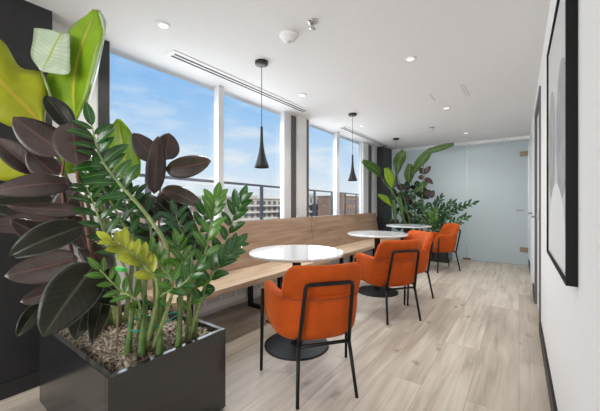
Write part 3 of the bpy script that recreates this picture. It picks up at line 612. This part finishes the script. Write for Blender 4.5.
# ---- near planter: second rubber plant, against the window
rc = thing('rubber_plant', 'smaller rubber plant with dark leaves standing out against the sky', 'plant', (-1.86, 1.0, SO-.03))
rl(rc, (157, 161, 1.78), (133, 133, 1.72), 22, 'rubber', 1, **U1)
rl(rc, (165, 160, 1.80), (169, 133, 1.76), 24, 'rubber', 1, droop=.05, fold=.08)
rl(rc, (154, 194, 1.74), (158, 136, 1.66), 19, 'rubber', 1, droop=.05, fold=.25)
rl(rc, (165, 169, 1.78), (211, 161, 1.70), 24, 'rubber', 1, **U1)
rl(rc, (162, 189, 1.80), (204, 207, 1.70), 18, 'rubber', 0, droop=.06, fold=.2)
rl(rc, (158, 194, 1.82), (194, 222, 1.74), 18, 'rubberdark', 0, droop=.06, fold=.25)
rl(rc, (152, 204, 1.80), (198, 229, 1.72), 18, 'rubberdark', 0, droop=.08, fold=.25)
rl(rc, (158, 228, 1.82), (212, 251, 1.74), 18, 'rubberdark', 0, droop=.08, fold=.25)
rl(rc, (160, 204, 1.84), (132, 198, 1.78), 18, 'rubber', 1, droop=.05, fold=.2)
rl(rc, (160, 220, 1.84), (140, 196, 1.80), 18, 'rubberdark', 1, droop=.05, fold=.2)
rl(rc, (160, 240, 1.80), (118, 236, 1.74), 24, 'rubberdark', 0, droop=.08, fold=.2)
C = catmull([(-1.84, 1.0, SO), A(160, 262, 1.78), A(159, 215, 1.80), A(162, 160, 1.79)], 8); MB().tube(C, [.009-.005*i/(len(C)-1) for i in range(len(C))], 8).build('stem', M['stem_brown'], rc, smooth=True)

# ---- near planter: ZZ plants
za = thing('zz_plant', 'zz plant with arching thick stem and dark glossy leaflets in middle of near planter', 'plant', (-1.62, .86, SO-.03))
B1 = Vector((-1.60, .84, SO-.01))
frond(za, [B1, A(168, 262, 1.42), A(152, 222, 1.40), A(118, 182, 1.36), A(100, 156, 1.34), A(92, 126, 1.33)], .013, 15, .120, .042, 'zz', .52, 78, jit=.2)
frond(za, [B1+Vector((-.04, 0, 0)), A(142, 262, 1.46), A(122, 222, 1.46), A(104, 190, 1.45), A(98, 168, 1.45)], .010, 14, .110, .034, 'zz', .34, 66)
frond(za, [B1+Vector((-.05, .03, 0)), A(136, 262, 1.52), A(132, 222, 1.52), A(122, 196, 1.52), A(112, 172, 1.52)], .009, 13, .105, .034, 'zz', .34, 66, stalk='stalk_dark')
frond(za, [B1+Vector((-.02, .05, 0)), A(152, 258, 1.54), A(150, 226, 1.54), A(140, 206, 1.56), A(132, 190, 1.58)], .009, 11, .105, .034, 'zzdark', .3, 64)
frond(za, [B1+Vector((-.06, -.02, 0)), A(126, 272, 1.40), A(106, 236, 1.38), A(94, 205, 1.38), A(86, 186, 1.40)], .009, 13, .10, .034, 'zz', .35, 64)
frond(za, [B1+Vector((.02, .03, 0)), A(170, 272, 1.50), A(182, 240, 1.52), A(176, 216, 1.56)], .009, 12, .11, .036, 'zzdark', .35, 60)
# front fronds leaning over the rim
frond(za, [B1+Vector((-.05, -.05, 0)), A(140, 306, 1.26), A(120, 290, 1.20), A(100, 270, 1.16)], .007, 12, .075, .025, 'zzlight', .25, 55)
frond(za, [B1+Vector((0, -.03, 0)), A(158, 300, 1.30), A(182, 285, 1.28), A(196, 268, 1.28)], .007, 10, .085, .027, 'zz', .25, 50)
zy = thing('zz_plant', 'zz plant frond with yellowing leaflets at the front of near planter', 'plant', (-1.58, .80, SO-.03))
B2 = Vector((-1.49, .76, SO-.01))
frond(zy, [B2, A(158, 290, 1.26), A(146, 268, 1.22), A(130, 252, 1.20), A(112, 241, 1.18)], .011, 15, .075, .030, 'zzyellow', .35, 58, jit=.2)
frond(zy, [B2+Vector((.02, .02, 0)), A(172, 292, 1.28), A(162, 268, 1.27), A(146, 250, 1.26)], .010, 11, .085, .030, 'zzlight', .35, 55)
for bx, tx in (((-1.53, .69), A(140, 262, 1.28)), ((-1.475, .73), A(147, 266, 1.26)), ((-1.43, .80), A(160, 272, 1.28)), ((-1.40, .88), A(180, 272, 1.34))):
    C = catmull([Vector((bx[0], bx[1], SO-.02)), Vector((bx[0], bx[1], SO)).lerp(tx, .35), tx], 8); k = len(C)
    MB().tube(C, [.021*(1-.80*(i/(k-1))**.7) for i in range(k)], 10).build('leaf_stalk', M['stalk_dark'], zy, smooth=True)
zr = thing('zz_plant', 'bright green zz plant leaning right out of near planter towards the bench', 'plant', (-1.45, .96, SO-.03))
B3 = Vector((-1.45, .96, SO-.01))
frond(zr, [B3, A(190, 300, 1.50), A(204, 258, 1.52), A(212, 220, 1.55), A(216, 200, 1.57)], .011, 18, .112, .044, 'zzlight', .18, 50)
frond(zr, [B3+Vector((.03, .03, 0)), A(200, 298, 1.58), A(220, 258, 1.60), A(232, 222, 1.62), A(240, 202, 1.62)], .010, 16, .112, .044, 'zz', .2, 50)
frond(zr, [B3+Vector((.0, .04, 0)), A(188, 290, 1.6), A(192, 256, 1.62), A(200, 232, 1.64), A(206, 212, 1.66)], .010, 11, .11, .044, 'zz', .25, 50)
frond(zr, [B3+Vector((.04, -.02, 0)), A(205, 290, 1.48), A(222, 262, 1.50), A(236, 246, 1.54)], .009, 12, .10, .042, 'zz', .25, 48)
frond(zr, [B3+Vector((-.03, -.02, 0)), A(182, 290, 1.44), A(182, 262, 1.44), A(178, 244, 1.46)], .009, 12, .09, .036, 'zzlight', .3, 55)
# teal tie round the stalks, plant tag, loose yellow leaves, cane
cx, cy, cz = -1.47, .80, SO+.14
pts = [Vector((cx+.075*math.cos(a), cy+.13*math.sin(a), cz+.012*math.sin(a*2))) for a in [2*PI*i/28 for i in range(29)]]
tag(MB().tube(pts, .0042, 6).build('plant_tie', M['tie'], None, smooth=True), 'teal plant tie looped round the green stalks in near planter', 'plant tie')
tg = A(121, 269, 1.24); tag(MB().box(tg-Vector((.032, .012, .008)), tg+Vector((.032, .012, .008))).build('plant_tag', M['tag'], None, bevel=.004), 'bright green plastic clip among the zz leaves of near planter', 'clip')
ck = thing('plant_stake', 'thin wooden cane stuck in the moss of near planter', 'stake', (-1.66, .70, SO-.02))
MB().tube([(-1.66, .70, SO-.03), A(118, 292, 1.22)], .004, 8).build('cane', M['stick'], ck, smooth=True)

# ------------------------------------------------------------------ plants in the far planter
FZ = .43
def A(u, v, d):
    # places in the far planter, by their distance from the end wall
    t = (u-300)/F; return at(u, v, (6.56+(d-6.4)*.6)/(FW.y+RT.y*t))
fb = thing('bird_of_paradise_plant', 'bird of paradise plant with raised paddle leaves in far planter', 'plant', (-1.75, 6.60, FZ-.03))
def fl(mid, hw, m='bopdark', w2=None):
    mid = [A(*p) for p in mid]; n = len(mid); L = []; R_ = []
    for i in range(n):
        t = (mid[min(i+1, n-1)]-mid[max(i-1, 0)]).normalized(); sd = t.cross(CAM-mid[i]).normalized(); w = hw*math.sin(PI*min(.97, max(.05, (i+.15)/(n-.6))))**.7
        L.append(mid[i]-sd*w+Vector((0, 0, .02))); R_.append(mid[i]+sd*w)
    pl(fb, mid, L, R_, m, .01, .002)
fl([(381, 178, 5.6), (377, 171, 5.2), (370, 166, 4.8), (362, 161, 4.4)], .10, 'bopdark')
fl([(392, 188, 5.5), (390, 178, 5.4), (386, 168, 5.3)], .10, 'bop')
fl([(397, 174, 6.4), (398, 164, 6.4), (401, 157, 6.3), (404, 151, 6.3)], .11, 'bopdark')
fl([(408, 184, 6.6), (409, 175, 6.5), (410, 164, 6.4)], .10, 'bopdark')
fl([(411, 176, 6.5), (418, 165, 6.3), (426, 156, 6.2), (432, 149, 6.1)], .085, 'bopdark')
fl([(424, 154, 6.2), (433, 150.5, 6.1), (442, 148, 6.05), (454, 144.5, 6.0)], .05, 'bopdark')
fl([(391, 206, 5.6), (385, 199, 5.4), (378, 195, 5.2)], .07, 'bop')
fl([(412, 196, 6.5), (420, 188, 6.4), (427, 182, 6.4)], .07, 'bopdark')
fl([(396, 226, 6.4), (394, 205, 6.4), (392, 190, 6.4)], .05, 'bopdark')
fl([(404, 226, 6.4), (402, 210, 6.4), (399, 192, 6.4)], .05, 'bopdark')
for tp in ((381, 178, 5.6), (391, 188, 5.5), (397, 174, 6.4), (408, 184, 6.6), (411, 176, 6.5), (424, 155, 6.2), (391, 206, 5.6), (412, 196, 6.5)):
    b = Vector((-1.78+random.uniform(-.12, .12), 6.6+random.uniform(-.08, .08), FZ)); t = A(*tp); C = catmull([b, b.lerp(t, .5)+Vector((0, 0, .08)), t], 6)
    MB().tube(C, [.016-.009*i/(len(C)-1) for i in range(len(C))], 6).build('leaf_stalk', M['stalk_dark'], fb, smooth=True)
fr_ = thing('rubber_plant', 'dark burgundy rubber plant in middle of far planter', 'plant', (-1.62, 6.60, FZ-.03))
for b, t, w in (((424, 174, 6.4), (420, 168, 6.4), 6), ((424, 174, 6.4), (431, 166, 6.4), 5), ((425, 178, 6.4), (433, 184, 6.3), 5), ((424, 178, 6.4), (418, 177, 6.4), 5), ((424, 192, 6.4), (435, 196, 6.3), 7)):
    rl(fr_, b, t, w, 'rubber', 0, n=8, m=2)
sp = [(-1.6, 6.6, FZ), A(420, 215, 6.45), A(423, 190, 6.42), A(425, 170, 6.4)]
C = catmull(sp, 8); MB().tube(C, [.012-.008*i/(len(C)-1) for i in range(len(C))], 6).build('stem', M['stem_brown'], fr_, smooth=True)
C2 = catmull([(-1.7, 6.58, FZ), A(408, 212, 6.5), A(406, 185, 6.5)], 8); MB().tube(C2, [.010]*len(C2), 6).build('stem', M['stem_brown'], fr_, smooth=True)
for i in range(84):
    u, v = random.gauss(411, 10), random.uniform(186, 227); a = random.uniform(0, 2*PI); l = random.uniform(7, 11)
    rl(fr_, (u, v, random.uniform(6.3, 6.7)), (u+l*math.cos(a), v+l*.8*math.sin(a), random.uniform(6.3, 6.6)), random.uniform(4, 6), random.choice(['rubberdark', 'zzdark', 'zzdark', 'rubber']), 0, n=6, m=2)
fz = thing('zz_plant', 'dark green zz plant arching right out of far planter', 'plant', (-1.3, 6.58, FZ-.03))
B4 = Vector((-1.32, 6.58, FZ-.01))
for tip, mid, m, n in (((473, 203, 6.2), (445, 213, 6.3), 'zzdark', 18), ((463, 207, 6.1), (444, 219, 6.25), 'zzdark', 16), ((466, 218, 6.0), (448, 226, 6.2), 'zz', 15), ((452, 203, 6.4), (438, 215, 6.4), 'zzdark', 16), ((440, 198, 6.5), (434, 212, 6.5), 'zzdark', 16),
                       ((424, 208, 6.2), (430, 222, 6.2), 'zz', 14), ((434, 212, 6.0), (434, 224, 6.1), 'zzlight', 14), ((445, 216, 6.0), (440, 226, 6.1), 'zzdark', 14), ((414, 214, 6.2), (424, 225, 6.2), 'zzdark', 12), ((418, 205, 6.4), (428, 218, 6.4), 'zzdark', 14)):
    frond(fz, [B4+Vector((random.uniform(-.12, .05), random.uniform(-.08, .05), 0)), A(*mid), A(*tip)], .011, n, .135, .05, m, .25, 52, stalk='stalk_dark', r1=.004)

# ------------------------------------------------------------------ outside: terrace, railing, city
structure(MB().box((-5.2, -2, .25), (-2.76, 14, .40)).build('terrace', M['terrace']))
gr = thing('glass_railing', 'dark metal terrace railing with glass panes outside the windows', 'railing', (-4, 4.6, .40))
ra, rbb = Vector((-3.35, .4, 0)), Vector((-4.75, 10.5, 0)); rd = (rbb-ra).normalized(); rn = Vector((-rd.y, rd.x, 0))
def rbox(p, q, z0, z1, hw): return [[p-rn*hw+Vector((0, 0, z0)), p+rn*hw+Vector((0, 0, z0)), p+rn*hw+Vector((0, 0, z1)), p-rn*hw+Vector((0, 0, z1))], [q-rn*hw+Vector((0, 0, z0)), q+rn*hw+Vector((0, 0, z0)), q+rn*hw+Vector((0, 0, z1)), q-rn*hw+Vector((0, 0, z1))]]
MB().rings(rbox(ra, rbb, 1.46, 1.495, .025)).build('handrail', M['rail'], gr)
L = (rbb-ra).length; k = 0; s_ = .3
while s_ < L:
    MB().rings(rbox(ra+rd*(s_-.03), ra+rd*(s_+.03), .40, 1.46, .02)).build('post', M['rail'], gr)
    if s_+1.2 < L: MB().rings(rbox(ra+rd*(s_+.05), ra+rd*(s_+1.1), .48, 1.42, .005)).build('pane', M['railglass'], gr)
    s_ += 1.15
def building(name, label, X, ya, yb, zt, m, fl_h=.75, wn=6, depth=3.2, roof=None, bal=True, z0=-14):
    r = thing(name, label, 'building', (X-depth/2, (ya+yb)/2, z0))
    MB().box((X-depth, ya, z0), (X, yb, zt)).build('wall', M[m], r)
    MB().box((X-depth-.1, ya-.1, zt), (X+.15, yb+.1, zt+.10)).build('roof', M[roof or m], r)
    MB().box((X-depth*.6, ya+(yb-ya)*.3, zt+.1), (X-depth*.3, ya+(yb-ya)*.55, zt+.45)).build('roof_plant_room', M[m], r)
    z = zt-fl_h; fwn = (yb-ya)/wn; n = 0
    while z > zt-3.4:
        for i in range(wn):
            MB().box((X-.05, ya+fwn*(i+.25), z+.10), (X+.03, ya+fwn*(i+.75), z+fl_h*.72)).build('window', M['winglass'], r); n += 1
        if bal: MB().box((X, ya+.1, z-.12), (X+.55, yb-.1, z+.03)).build('balcony', M['balcony'], r)
        z -= fl_h
    return r
def span(X, u0, u1):
    def yy(u): t = (u-300)/F; return X*(FW.y+RT.y*t)/(FW.x+RT.x*t)
    return yy(u0), yy(u1)
X = -28; a, b = span(X, 236, 282); building('apartment_building', 'beige apartment block with balconies seen through second window', X, a, b, 1.75, 'beige', .85, 8)
X = -22; a, b = span(X, 306, 333); building('apartment_building', 'grey beige apartment block seen through third window', X, a, b, 2.05, 'greyblock', .95, 9)
X = -17; a, b = span(X, 341, 362); building('apartment_building', 'brown brick building seen through fourth window', X, a, b, 2.0, 'brick', 1.1, 8, bal=False)
X = -32.5; a, b = span(X, 150, 200); building('apartment_building', 'terracotta and white building behind the near planter leaves', X, a, b, 1.9, 'terracotta', 1.0, 7, roof='pale')
X = -37; a, b = span(X, 100, 150); building('apartment_building', 'pale distant building seen past the near planter leaves', X, a, b, 2.3, 'pale', 1.0, 7)
X = -42; a, b = span(X, 196, 240); building('apartment_building', 'pale block farther off beside the beige apartment block', X, a, b, 2.3, 'pale', 1.0, 7)
structure(MB().box((-160, -120, -14.4), (-8, 200, -14)).build('ground', M['terrace']))
